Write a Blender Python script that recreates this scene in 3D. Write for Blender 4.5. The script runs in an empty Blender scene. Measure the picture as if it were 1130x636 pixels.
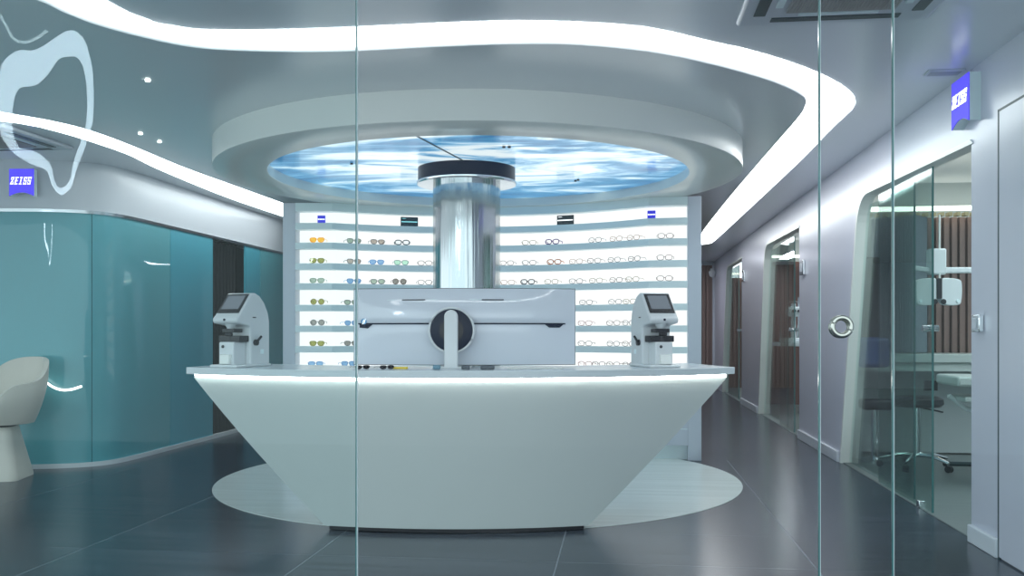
import bpy, bmesh, math, random
from mathutils import Vector, Matrix
random.seed(7)
PI = math.pi
C = bpy.context.scene.collection
sc = bpy.context.scene

# ------------------------------------------------------------------ survey
F, HZ, CX, EYE = 1018.0, 366.0, 565.0, 1.2       # focal (px of 1130), horizon row, centre column, eye height
PHI = math.radians(6.75)                          # camera yaw against the shop's axis
cP, sP = math.cos(PHI), math.sin(PHI)
def P(px, py, Z):                                 # point of the photo at camera depth Z -> shop coordinates
    X = (px - CX) / F * Z
    return Vector((X*cP - Z*sP, X*sP + Z*cP, EYE - (py - HZ) / F * Z))
def plane_z(px, py, z):                           # ... on the horizontal plane z
    Z = F * (EYE - z) / (py - HZ)
    return P(px, py, Z)
WU = 1.99                                         # right wall: plane x = WU
def wall_w(px):                                   # photo column -> y along the right wall
    x = (px - CX) / F
    Z = WU / (x*cP - sP)
    return Z*(x*sP + cP)
CEIL, SOFF = 2.70, 2.65

# ------------------------------------------------------------------ helpers
class B:
    def __init__(s): s.bm = bmesh.new()
    def box(s, x0, x1, y0, y1, z0, z1, M=None):
        v = [Vector((x, y, z)) for z in (z0, z1) for y in (y0, y1) for x in (x0, x1)]
        if M is not None: v = [M @ p for p in v]
        v = [s.bm.verts.new(p) for p in v]
        for f in ((0,2,3,1),(4,5,7,6),(0,1,5,4),(2,6,7,3),(0,4,6,2),(1,3,7,5)):
            s.bm.faces.new([v[i] for i in f])
        return s
    def loft(s, rings, closed=True, caps=True):
        R = [[s.bm.verts.new(p) for p in r] for r in rings]
        n = len(R[0])
        for a, b in zip(R, R[1:]):
            for i in range(n if closed else n-1):
                j = (i+1) % n
                s.bm.faces.new((a[i], a[j], b[j], b[i]))
        if caps:
            s.bm.faces.new(list(reversed(R[0]))); s.bm.faces.new(R[-1])
        return s
    def prism(s, pts, z0, z1):
        return s.loft([[Vector((p[0], p[1], z0)) for p in pts], [Vector((p[0], p[1], z1)) for p in pts]])
    def extrude(s, pts, d):
        return s.loft([[Vector(p) for p in pts], [Vector(p) + Vector(d) for p in pts]])
    def tube(s, path, r, n=8, closed=False):
        path = [Vector(p) for p in path]; rings = []
        m = len(path)
        for i, p in enumerate(path):
            if closed: t = path[(i+1) % m] - path[i-1]
            else: t = path[min(i+1, m-1)] - path[max(i-1, 0)]
            t.normalize()
            up = Vector((0,0,1)) if abs(t.z) < .9 else Vector((1,0,0))
            a = t.cross(up).normalized(); b = t.cross(a)
            rr = r[i] if isinstance(r, (list, tuple)) else r
            rings.append([p + (a*math.cos(2*PI*k/n) + b*math.sin(2*PI*k/n))*rr for k in range(n)])
        if closed: rings.append(rings[0])
        return s.loft(rings, caps=not closed) if not closed else s._closed(rings[:-1], n)
    def _closed(s, rings, n):
        R = [[s.bm.verts.new(p) for p in r] for r in rings]
        for i in range(len(R)):
            a, b = R[i], R[(i+1) % len(R)]
            for k in range(n):
                j = (k+1) % n
                s.bm.faces.new((a[k], a[j], b[j], b[k]))
        return s
    def lathe(s, prof, c=(0,0,0), n=48, M=None, caps=True):
        rings = []
        for r, z in prof:
            ring = [Vector((r*math.cos(2*PI*k/n), r*math.sin(2*PI*k/n), z)) for k in range(n)]
            if M is not None: ring = [M @ p for p in ring]
            rings.append([p + Vector(c) for p in ring])
        return s.loft(rings, caps=caps)
    def poly(s, pts):
        s.bm.faces.new([s.bm.verts.new(Vector(p)) for p in pts]); return s

def setmat(o, m):
    if m: o.data.materials.append(m)
def obj(name, b, m, parent=None, smooth=False, bevel=0, seg=2, loc=None, solid=0, sub=0, ang=40):
    bmesh.ops.remove_doubles(b.bm, verts=b.bm.verts, dist=1e-6)
    bmesh.ops.recalc_face_normals(b.bm, faces=b.bm.faces)
    me = bpy.data.meshes.new(name); b.bm.to_mesh(me); b.bm.free()
    o = bpy.data.objects.new(name, me); C.objects.link(o)
    setmat(o, m)
    if parent: o.parent = parent
    if loc: o.location = loc
    if solid:
        md = o.modifiers.new('solid', 'SOLIDIFY'); md.thickness = solid; md.offset = 0
    if bevel:
        md = o.modifiers.new('bevel', 'BEVEL'); md.width = bevel; md.segments = seg
        md.limit_method = 'ANGLE'; md.angle_limit = math.radians(40)
    if sub:
        md = o.modifiers.new('sub', 'SUBSURF'); md.levels = sub; md.render_levels = sub
    if smooth or bevel or sub:
        for p in me.polygons: p.use_smooth = True
        if not sub:
            me.set_sharp_from_angle(angle=math.radians(ang))
    return o
def tag(o, label, cat, group=None, kind=None):
    o['label'] = label; o['category'] = cat
    if group: o['group'] = group
    if kind: o['kind'] = kind
    return o
def thing(name, label, cat, loc=(0,0,0), rz=0, group=None):
    o = bpy.data.objects.new(name, None); C.objects.link(o)
    o.location = loc; o.rotation_euler = (0,0,rz); o.empty_display_size = .1
    return tag(o, label, cat, group)
def struct(name, b, m, **k):
    o = obj(name, b, m, **k); o['kind'] = 'structure'; return o
def copytree(r, loc, rz, label=None):
    n = r.copy(); C.objects.link(n); n.location = loc; n.rotation_euler = (0,0,rz)
    if label: n['label'] = label
    for ch in list(r.children):
        c = ch.copy(); C.objects.link(c); c.parent = n
        for g in list(ch.children):
            d = g.copy(); C.objects.link(d); d.parent = c
    return n
def catmull(pts, k=6, closed=False):
    pts = [Vector(p) for p in pts]; out = []; n = len(pts)
    rng = range(n) if closed else range(n-1)
    for i in rng:
        g = (lambda j: pts[j % n]) if closed else (lambda j: pts[max(0, min(n-1, j))])
        p0, p1, p2, p3 = g(i-1), g(i), g(i+1), g(i+2)
        for q in range(k):
            t = q/k
            out.append(.5*((2*p1) + (p2-p0)*t + (2*p0-5*p1+4*p2-p3)*t*t + (3*p1-p0-3*p2+p3)*t**3))
    if not closed: out.append(pts[-1])
    return out
def flat_shape(name, loops, z0, z1, m, M=None, **k):
    """filled 2D shape with holes, extruded from z0 to z1 (then moved by M)"""
    cu = bpy.data.curves.new(name+'_c', 'CURVE'); cu.dimensions = '2D'; cu.fill_mode = 'BOTH'
    for L in loops:
        sp = cu.splines.new('POLY'); sp.points.add(len(L)-1)
        for i, p in enumerate(L): sp.points[i].co = (p[0], p[1], 0, 1)
        sp.use_cyclic_u = True
    cu.extrude = abs(z1-z0)/2
    co = bpy.data.objects.new(name+'_c', cu); C.objects.link(co)
    dg = bpy.context.evaluated_depsgraph_get()
    me = bpy.data.meshes.new_from_object(co.evaluated_get(dg)); me.name = name
    bpy.data.objects.remove(co); bpy.data.curves.remove(cu)
    b = B(); b.bm.from_mesh(me); bpy.data.meshes.remove(me)
    T = Matrix.Translation((0,0,(z0+z1)/2))
    bmesh.ops.transform(b.bm, matrix=(M @ T) if M is not None else T, verts=b.bm.verts)
    bmesh.ops.remove_doubles(b.bm, verts=b.bm.verts, dist=1e-5)
    return obj(name, b, m, **k)

# ------------------------------------------------------------------ materials
def mat(name, col, rough=.5, metal=0, emit=None, es=0, spec=.5, coat=0, var=0, vscale=6, stretch=(1,1,1), bump=0, alpha=None, crough=.05):
    m = bpy.data.materials.new(name); m.use_nodes = True
    nt = m.node_tree; N = nt.nodes; L = nt.links; p = N['Principled BSDF']
    p.inputs['Roughness'].default_value = rough; p.inputs['Metallic'].default_value = metal
    p.inputs['Specular IOR Level'].default_value = spec
    p.inputs['Coat Weight'].default_value = coat; p.inputs['Coat Roughness'].default_value = crough
    p.inputs['Base Color'].default_value = (*col, 1)
    tc = N.new('ShaderNodeTexCoord'); mp = N.new('ShaderNodeMapping'); mp.inputs['Scale'].default_value = stretch
    no = N.new('ShaderNodeTexNoise'); no.inputs['Scale'].default_value = vscale; no.inputs['Detail'].default_value = 4
    L.new(tc.outputs['Object'], mp.inputs[0]); L.new(mp.outputs[0], no.inputs['Vector'])
    r = N.new('ShaderNodeMix'); r.data_type = 'RGBA'
    v = max(var, .015)
    r.inputs['A'].default_value = (*[c*(1-v) for c in col], 1); r.inputs['B'].default_value = (*[min(1, c*(1+v)) for c in col], 1)
    L.new(no.outputs['Fac'], r.inputs['Factor']); L.new(r.outputs['Result'], p.inputs['Base Color'])
    if bump:
        bp = N.new('ShaderNodeBump'); bp.inputs['Strength'].default_value = bump; bp.inputs['Distance'].default_value = .02
        L.new(no.outputs['Fac'], bp.inputs['Height']); L.new(bp.outputs[0], p.inputs['Normal'])
    if emit is not None:
        p.inputs['Emission Color'].default_value = (*emit, 1); p.inputs['Emission Strength'].default_value = es
    return m
def glassmat(name, tint, f0=.05, rough=0.0, dens=1.0, gcol=(1,1,1)):
    m = bpy.data.materials.new(name); m.use_nodes = True
    nt = m.node_tree; N = nt.nodes; L = nt.links; N.remove(N['Principled BSDF'])
    out = N['Material Output']
    tr = N.new('ShaderNodeBsdfTransparent'); tr.inputs[0].default_value = (*tint, 1)
    gl = N.new('ShaderNodeBsdfGlossy'); gl.inputs['Roughness'].default_value = rough; gl.inputs['Color'].default_value = (*gcol, 1)
    lw = N.new('ShaderNodeLayerWeight'); lw.inputs['Blend'].default_value = .5
    pw = N.new('ShaderNodeMath'); pw.operation = 'POWER'; pw.inputs[1].default_value = 5
    ma = N.new('ShaderNodeMath'); ma.operation = 'MULTIPLY_ADD'; ma.inputs[1].default_value = .9; ma.inputs[2].default_value = f0
    L.new(lw.outputs['Facing'], pw.inputs[0]); L.new(pw.outputs[0], ma.inputs[0])
    mx = N.new('ShaderNodeMixShader'); L.new(ma.outputs[0], mx.inputs[0]); L.new(tr.outputs[0], mx.inputs[1]); L.new(gl.outputs[0], mx.inputs[2])
    L.new(mx.outputs[0], out.inputs[0])
    return m
def emat(name, col, s):
    return mat(name, (.8,.8,.8), .5, emit=col, es=s)

m_white   = mat('white_paint', (.60,.64,.70), .35, var=.02)
m_wallR   = mat('lavender_white_wall', (.60,.62,.72), .3, var=.04, vscale=1.5, coat=.3, crough=.15)
m_fascia  = mat('fascia_white', (.60,.63,.67), .3, coat=.2, crough=.1)
m_ceil    = mat('ceiling_paint', (.88,.92,.99), .22, var=.05, vscale=.6, spec=.6)
m_soff    = mat('soffit_paint', (.92,.95,.98), .2, var=.05, vscale=.6, spec=.6)
m_canopy  = mat('canopy_paint', (.90,.92,.88), .25, spec=.5)
m_strip   = emat('strip_light', (.95,.98,1.0), 3.8)
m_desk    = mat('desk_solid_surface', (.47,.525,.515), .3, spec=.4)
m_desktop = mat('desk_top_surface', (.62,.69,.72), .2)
m_led     = emat('led_white', (1,1,.97), 3.2)
m_dark    = mat('black_plastic', (.01,.012,.018), .35)
m_navy    = mat('navy_gloss', (.004,.012,.035), .35, spec=.25)
m_shelf   = mat('shelf_board_grey', (.78,.90,.92), .35)
m_shelfpanel = mat('shelf_side_white', (.55,.60,.68), .3)
m_back    = mat('backlit_panel', (.3,.3,.3), .6, spec=.1, emit=(1,1,.985), es=.70)
m_teal    = mat('teal_backpainted_glass', (.09,.38,.43), .5, var=.12, vscale=.8, coat=1.0, crough=.02, spec=.5)
m_tealB   = mat('teal_blue_backpainted_glass', (.05,.36,.46), .5, var=.15, vscale=.8, coat=.8, crough=.02)
m_plastic = mat('white_device_plastic', (.70,.74,.76), .25)
m_chairW  = mat('cream_leather', (.66,.63,.56), .45, var=.03, vscale=20)
m_seam    = mat('dark_seam', (.02,.05,.06), .4)
m_chrome  = mat('polished_steel', (.50,.54,.55), .10, metal=1, vscale=4.5, stretch=(3,3,.05), bump=.8)
m_chrome2 = mat('steel_trim', (.8,.82,.84), .15, metal=1)
m_brown   = mat('brown_timber_slat', (.22,.14,.12), .45, var=.3, vscale=8, stretch=(1,1,.1))
m_redbrown= mat('red_brown_drape', (.13,.06,.05), .6, var=.3, vscale=8, stretch=(1,1,.1))
m_black_sl= mat('black_slat', (.008,.007,.009), .4, spec=.2)
m_greyfab = mat('grey_drape', (.30,.34,.40), .5, var=.1)
m_roomw   = mat('room_wall', (.40,.45,.46), .5)
m_roomf   = mat('room_floor', (.17,.20,.20), .35, var=.15, vscale=3, stretch=(1,8,1))
m_counter = mat('pale_counter', (.52,.58,.56), .35)
m_screen  = mat('grey_screen', (.05,.06,.07), .1, emit=(.25,.30,.36), es=.35)
m_blue    = mat('sign_blue', (.01,.01,.12), .5, spec=.1, emit=(.10,.07,.95), es=.75)
m_blueglow= emat('blue_monitor_glow', (.02,.12,.5), .5)
m_letter  = emat('sign_letter_white', (1,1,1), 1.0)
m_monitor = mat('monitor_white_gloss', (.68,.73,.80), .12, coat=.6, crough=.04)
m_navystool = mat('dark_vinyl', (.01,.014,.02), .3)
m_baseboard = mat('baseboard_white', (.66,.70,.76), .35)
g_main  = glassmat('shopfront_glass', (.985,.995,.99), .008)
g_left  = glassmat('shopfront_glass_greenish', (.88,.945,.94), .020, gcol=(.85,1,1))
g_right = glassmat('shopfront_glass_right', (.88,.945,.935), .015, gcol=(.85,1,1))
g_door  = glassmat('door_glass', (.80,.885,.865), .02)
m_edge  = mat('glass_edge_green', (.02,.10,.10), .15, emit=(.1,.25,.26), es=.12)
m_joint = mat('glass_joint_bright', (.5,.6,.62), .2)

def floor_mat():
    m = bpy.data.materials.new('slate_tile_floor'); m.use_nodes = True
    nt = m.node_tree; N = nt.nodes; L = nt.links; p = N['Principled BSDF']
    tc = N.new('ShaderNodeTexCoord'); sx = N.new('ShaderNodeSeparateXYZ'); L.new(tc.outputs['Object'], sx.inputs[0])
    def math_(op, a, b=None, c=None):
        n = N.new('ShaderNodeMath'); n.operation = op
        for i, v in enumerate((a, b, c)):
            if v is None: continue
            if isinstance(v, (int, float)): n.inputs[i].default_value = v
            else: L.new(v, n.inputs[i])
        return n.outputs[0]
    def grout(o, off, per, w):
        a = math_('SUBTRACT', o, off); a = math_('DIVIDE', a, per); fr = math_('FRACT', math_('ADD', a, 50))
        d = math_('ABSOLUTE', math_('SUBTRACT', fr, .5)); return math_('GREATER_THAN', d, .5 - w/per), math_('FLOOR', math_('ADD', a, 50))
    gx, ix = grout(sx.outputs[0], -.33, 1.31, .0035)
    gy, iy = grout(sx.outputs[1], 4.79, .74, .0018)
    g = math_('MAXIMUM', gx, math_('MULTIPLY', gy, .5))
    cell = N.new('ShaderNodeCombineXYZ'); L.new(ix, cell.inputs[0]); L.new(iy, cell.inputs[1])
    wn = N.new('ShaderNodeTexWhiteNoise'); L.new(cell.outputs[0], wn.inputs['Vector'])
    mp = N.new('ShaderNodeMapping'); mp.inputs['Scale'].default_value = (.7, 11, 1)
    ad = N.new('ShaderNodeVectorMath'); ad.operation = 'ADD'
    sc_ = N.new('ShaderNodeVectorMath'); sc_.operation = 'SCALE'; sc_.inputs['Scale'].default_value = 7
    L.new(wn.outputs['Color'], sc_.inputs[0]); L.new(tc.outputs['Object'], ad.inputs[0]); L.new(sc_.outputs[0], ad.inputs[1])
    L.new(ad.outputs[0], mp.inputs[0])
    no = N.new('ShaderNodeTexNoise'); no.inputs['Scale'].default_value = 1.3; no.inputs['Detail'].default_value = 3; no.inputs['Distortion'].default_value = .3
    L.new(mp.outputs[0], no.inputs['Vector'])
    rp = N.new('ShaderNodeValToRGB'); rp.color_ramp.elements[0].position = .3; rp.color_ramp.elements[0].color = (.020,.031,.044,1)
    rp.color_ramp.elements[1].position = .75; rp.color_ramp.elements[1].color = (.066,.084,.110,1)
    L.new(no.outputs['Fac'], rp.inputs[0])
    mx = N.new('ShaderNodeMix'); mx.data_type = 'RGBA'; L.new(g, mx.inputs['Factor']); L.new(rp.outputs[0], mx.inputs['A'])
    mx.inputs['B'].default_value = (.15,.18,.21,1)
    L.new(mx.outputs['Result'], p.inputs['Base Color'])
    p.inputs['Roughness'].default_value = .24; p.inputs['Specular IOR Level'].default_value = .38
    return m
m_floor = floor_mat()
m_inlay = mat('pale_stone_inlay', (.70,.75,.73), .22, var=.16, vscale=1.2, stretch=(.6,12,1))

def sky_mat():
    m = bpy.data.materials.new('printed_sky_film'); m.use_nodes = True
    nt = m.node_tree; N = nt.nodes; L = nt.links; p = N['Principled BSDF']
    tc = N.new('ShaderNodeTexCoord')
    mp = N.new('ShaderNodeMapping'); mp.inputs['Scale'].default_value = (.55, 1.5, 1); mp.inputs['Rotation'].default_value = (0,0,math.radians(-20))
    L.new(tc.outputs['Object'], mp.inputs[0])
    no = N.new('ShaderNodeTexNoise'); no.inputs['Scale'].default_value = 1.25; no.inputs['Detail'].default_value = 8; no.inputs['Roughness'].default_value = .62; no.inputs['Distortion'].default_value = 1.6
    L.new(mp.outputs[0], no.inputs['Vector'])
    # darker, bluer toward the rim and the far side
    ln = N.new('ShaderNodeVectorMath'); ln.operation = 'LENGTH'; L.new(tc.outputs['Object'], ln.inputs[0])
    mr = N.new('ShaderNodeMapRange'); mr.inputs['From Min'].default_value = .9; mr.inputs['From Max'].default_value = 1.75
    mr.inputs['To Min'].default_value = .03; mr.inputs['To Max'].default_value = -.09; L.new(ln.outputs['Value'], mr.inputs['Value'])
    ad = N.new('ShaderNodeMath'); ad.operation = 'ADD'; L.new(no.outputs['Fac'], ad.inputs[0]); L.new(mr.outputs[0], ad.inputs[1])
    rp = N.new('ShaderNodeValToRGB'); cr = rp.color_ramp
    cr.elements[0].position = .31; cr.elements[0].color = (.01,.11,.28,1)
    cr.elements[1].position = .585; cr.elements[1].color = (.80,.90,.93,1)
    e = cr.elements.new(.42); e.color = (.05,.25,.48,1)
    e = cr.elements.new(.475); e.color = (.25,.50,.72,1)
    e = cr.elements.new(.53); e.color = (.66,.80,.88,1)
    L.new(ad.outputs[0], rp.inputs[0]); L.new(rp.outputs[0], p.inputs['Emission Color'])
    p.inputs['Emission Strength'].default_value = .72; p.inputs['Base Color'].default_value = (.05,.05,.05,1); p.inputs['Roughness'].default_value = .15
    return m
m_sky = sky_mat()

# ------------------------------------------------------------------ setting
END = 20.2
struct('floor', B().box(-12, 8, -3.5, END+.2, -.1, 0), m_floor)
struct('ceiling', B().box(-12, 8, 2.2, END+.2, CEIL, CEIL+.1), m_ceil)
CC = P(CX + F*math.tan(math.radians(-1.985)), HZ, 7.6); CCx, CCy = CC.x, CC.y      # centre of the floor circle and canopy
RC = 2.10
struct('floor_inlay', B().lathe([(RC, 0), (RC, .004)], (CCx, CCy, 0), 160), m_inlay)
struct('wall_back', B().box(-12, WU+.1, END, END+.1, 0, CEIL), m_white)

# main strip light (outer edge, inner edge), read off the ceiling plane
outer = [(-60,-60),(30,-30),(116,0),(136,11),(158,21),(193,30),(241,33.5),(320,32.6),(393,30),(480,26),(565,23),(650,25),(720,31),(780,45),(826,55),(873,69),(904,81),(924,91),(938,101),(943.5,109),(942,118),(932,128),(916,143),(882,178),(827,230),(788,266),(781,269)]
inner = [(-170,-60),(-60,-30),(40,0),(71,14),(108,28),(156,41),(198,50),(241,55),(320,57.5),(393,56.5),(480,52),(565,49),(640,50),(720,58),(780,70),(826,82),(857,92),(879,102),(889,110),(888,118),(879,132),(839,178),(800,224),(774,258),(770,271)]
oc = [plane_z(x, y, CEIL) for x, y in outer]; ic = [plane_z(x, y, SOFF) for x, y in inner]
ocs = catmull(oc, 5); ics = catmull(ic, 5)
icc = catmull([plane_z(x, y+1.5, CEIL) + Vector((0, .35 if x < 700 else 0, 0)) + Vector((-.3 if x > 700 else 0, 0, 0)) for x, y in inner], 5)
n = 90
def resample(pts, n):
    d = [0]
    for a, b in zip(pts, pts[1:]): d.append(d[-1] + (b-a).length)
    out = []; j = 0
    for i in range(n+1):
        t = d[-1]*i/n
        while j < len(d)-2 and d[j+1] < t: j += 1
        k = (t-d[j])/max(1e-9, d[j+1]-d[j]); out.append(pts[j].lerp(pts[j+1], min(1, k)))
    return out
bs = B()
v1 = [bs.bm.verts.new((p.x, p.y, CEIL-.004)) for p in ocs]
v2 = [bs.bm.verts.new((p.x, p.y, CEIL-.004)) for p in icc]
e = []
ra, rb = resample(ocs, n), resample(icc, n)
bs2 = B(); bs.bm.free()
for i in range(n):
    bs2.poly([(p.x, p.y, CEIL-.004) for p in (ra[i], ra[i+1], rb[i+1], rb[i])])
tag(obj('strip_light', bs2, m_strip), 'wide white curved strip light sweeping over the desk and down the right side', 'ceiling light')
# left strip light
lo = [(-60,112),(0,123),(57,133),(99,143.5),(142,159),(205,185),(263,206),(313,224),(330,230)]
li = [(-60,122),(0,133.5),(28,136.5),(62,144.5),(96,154.5),(142,170.5),(176,187),(249,217),(313,239),(330,244)]
lca, lcb = resample(catmull([plane_z(x, y, CEIL) for x, y in lo], 5), 40), resample(catmull([plane_z(x, y, CEIL) for x, y in li], 5), 40)
b = B()
for i in range(40): b.poly([(p.x, p.y, CEIL-.004) for p in (lca[i], lca[i+1], lcb[i+1], lcb[i])])
tag(obj('strip_light', b, m_strip), 'narrow white strip light curving above the teal glass wall on the left', 'ceiling light')
# lowered soffit between the strips
lsf = catmull([plane_z(x, y+.5, SOFF) for x, y in lo], 5)
poly = [(p.x, p.y) for p in ics] + [(.2, END), (lsf[-1].x+.3, END)] + [(p.x, p.y) for p in reversed(lsf)]
flat_shape('ceiling_soffit', [poly], SOFF, CEIL-.01, m_soff)['kind'] = 'structure'

# canopy ring + printed sky
RI = RC*.2226/.276
b = B(); n = 128
prof = [(RC, SOFF), (RC, 2.46), (RC-.01, 2.455), (RI+.01, 2.455), (RI, 2.46), (RI, 2.54)]
b.lathe(prof, (CCx, CCy, 0), n, caps=False)
cano = thing('canopy', 'round white drum canopy hanging over the desk with a printed sky ceiling', 'canopy', (CCx, CCy, 2.455))
b2 = B(); b2.lathe([(r, z-2.455) for r, z in prof], (0,0,0), n, caps=False)
b.bm.free()
obj('canopy_ring', b2, m_canopy, cano, smooth=True)
obj('sky_panel', B().lathe([(RI+.02, .085), (RI+.02, .10)], n=n), m_sky, cano)
b = B(); b.box(-.004, .004, -1.35, -.42, .078, .086, Matrix.Rotation(math.radians(-10), 4, 'Z'))
obj('panel_seam', b, m_seam, cano)
for px, py in ((556,161.5),(562,161.5),(638,198),(635,199),(388,180)):
    q = plane_z(px, py, 2.54)
    obj('fixing', B().lathe([(.012,-.012),(.012,0)], (q.x-CCx, q.y-CCy, .085), 12), m_dark, cano)

# column
K = P(515, HZ, 7.6)
col = thing('column', 'mirror-polished steel column rising behind the desk to a dark navy collar', 'column', (K.x, K.y, 0))
obj('shaft', B().lathe([(.277, 0), (.277, 2.42)], n=96), m_chrome, col, smooth=True)
obj('base_plate', B().lathe([(.31, 0.004), (.31, .05), (.29, .06)], n=64), m_chrome2, col, smooth=True)
obj('collar', B().lathe([(.40, 2.425), (.40, 2.545)], n=72), m_navy, col, smooth=True)
obj('collar_rim', B().lathe([(.405, 2.405), (.41, 2.415), (.41, 2.428), (.30, 2.43)], n=72), m_chrome2, col, smooth=True)

# ------------------------------------------------------------------ right wall with three slanted openings
def opening(wr, wlb, wlt, zt, zr, rad):
    """outline in (w, z): straight near jamb, leaning far jamb with a rounded head"""
    pts = [(wr, -.02), (wlb, -.02)]
    A = Vector((wlb, 0)); T = Vector((wlt, zt)); R_ = Vector((wr, zr))
    a = T + (A-T).normalized()*rad; c = T + (R_-T).normalized()*rad
    for i in range(9):
        t = i/8; q = a*(1-t)**2 + T*2*t*(1-t) + c*t*t; pts.append((q.x, q.y))
    pts.append((wr, zr)); return pts
ops = [(wall_w(1072), wall_w(927), wall_w(947), 2.36, 2.30, .28),
       (wall_w(882), wall_w(837), wall_w(844), 2.42, 2.40, .25),
       (wall_w(818.5), wall_w(797), wall_w(802), 2.44, 2.44, .25)]
Mw = Matrix(((0,0,1,WU),(1,0,0,0),(0,1,0,0),(0,0,0,1)))     # (w, z, d) -> (WU+d, w, z)
w0, w1 = 2.2, END
L0 = [(w0, -.02), (w1, -.02), (w1, CEIL), (w0, CEIL)]
# openings reach the floor: trace one outline
loop = [(w0, -.02)]
for o_ in ops:
    p = opening(*o_); loop += [p[0]] + list(reversed(p[1:]))[0:0] + [p[-1]] + list(reversed(p[2:-1])) + [p[1]]
loop += [(w1, -.02), (w1, CEIL), (w0, CEIL)]
wr = flat_shape('wall_right', [loop], 0, .09, m_wallR, Mw, smooth=True, ang=25); wr['kind'] = 'structure'
# thin pale frame trim on the far (leaning) jamb of each opening
for i, o_ in enumerate(ops):
    p = opening(*o_)
    q = [Vector((WU-.008, a, z)) for a, z in p[1:]]; ins = [Vector((WU-.008, a - .035, z-.0 if z < .1 else z-.03)) for a, z in p[1:]]
    b = B()
    for k in range(len(q)-1):
        b.loft([[q[k], q[k+1], ins[k+1], ins[k]], [v + Vector((.10,0,0)) for v in (q[k], q[k+1], ins[k+1], ins[k])]])
    struct('trim_%d' % (i+1), b, m_canopy)
# baseboards
def bb(name, wa, wb):
    struct(name, B().box(WU-.028, WU, wa, wb, 0, .10), m_baseboard, bevel=.006)
bb('baseboard_right', wall_w(1105)+.01, ops[0][0]-.01)
bb('baseboard_right_middle', ops[0][1]+.02, ops[1][0]-.01)
bb('baseboard_right_far', ops[1][1]+.02, ops[2][0]-.01)
# flush panel door next to the shopfront
wd = wall_w(1105)
dr = struct('door_4', B().box(WU-.012, WU-.002, 3.15, wd, .01, 2.36), m_wallR)
obj('door_seam', B().box(WU-.014, WU-.0005, wd, wd+.012, 0, 2.37).box(WU-.014, WU-.0005, 3.15, wd+.012, 2.36, 2.372), m_seam, dr)

# glass doors in the openings
def pane(wa, wb, z1, u, name, label, knob=None, clamp=None, lean=None):
    t = thing(name, label, 'door', (u, (wa+wb)/2, 0))
    hw = (wb-wa)/2
    c0 = (wa+wb)/2
    if lean:
        q = opening(*lean); a_, b_ = Vector(q[1]), Vector(q[2])       # foot of the leaning jamb -> start of its rounded head
        far = [(a_.x, .012)] + [(x_, z_) for x_, z_ in q[2:11]]
        far = [(x_-c0-.005, min(z_-.005, z1)) for x_, z_ in far if x_ > wa+.05]
        b = B().extrude([(-.005, -hw, .012)] + [(-.005, x_, max(z_, .012)) for x_, z_ in far] + [(-.005, -hw, min(z1, far[-1][1]+.0))], (.01, 0, 0))
    else: b = B().box(-.005, .005, -hw, hw, .012, z1)
    obj('glass_pane', b, g_door, t)
    obj('pane_edge', B().box(-.0062, .0062, -hw-.006, -hw+.002, .012, z1), m_edge, t)
    if knob is not None:
        obj('knob', B().tube([(-.05, knob-(wa+wb)/2, 1.22), (.05, knob-(wa+wb)/2, 1.22)], .022, 16), m_chrome2, t, smooth=True)
    if clamp is not None:
        obj('clamp', B().box(-.02, .02, clamp-(wa+wb)/2-.03, clamp-(wa+wb)/2+.03, 0, .05), m_chrome2, t, bevel=.004)
    return t
A = ops[0]
pane(wall_w(997), A[2]+.02, 2.26, WU+.075, 'glass_door', 'fixed glass door pane in the nearest right opening, beside its leaning frame', lean=A)
pane(wall_w(1023), wall_w(965), 2.28, WU+.035, 'glass_door', 'sliding glass door pane with small round knob in the nearest right opening', wall_w(1020.5), wall_w(1010))
Bq = ops[1]
pane(wall_w(862.5), Bq[2]+.02, 2.32, WU+.075, 'glass_door', 'far fixed glass pane in the second opening of the right wall', lean=Bq)
pane(wall_w(873.5), wall_w(858), 2.32, WU+.035, 'glass_door', 'near sliding glass pane in the second opening of the right wall', wall_w(872))
Cq = ops[2]
pane(wall_w(812), Cq[2]+.05, 2.36, WU+.055, 'glass_door', 'glass door pane in the farthest opening of the right wall', wall_w(813), lean=Cq)
# switches on the wall
def switch(px, z, lab, s=.042):
    w = wall_w(px)
    t = thing('wall_switch', lab, 'switch', (WU, w, z))
    obj('plate', B().box(-.03, -.0005, -s*1.3, s*1.3, -s*1.15, s*1.15), m_chrome2, t, bevel=.006)
    obj('button', B().box(-.036, -.03, -s*.7, s*.7, -s*.7, s*.7), m_white, t, bevel=.003)
switch(1082, 1.245, 'square metal door switch on the right wall between nearest opening and panel door')
switch(887, 1.90, 'small pale wall switch right of the second opening in the right wall', .07)
switch(821.5, 2.1, 'small pale wall switch right of the farthest opening in the right wall', .08)

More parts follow.
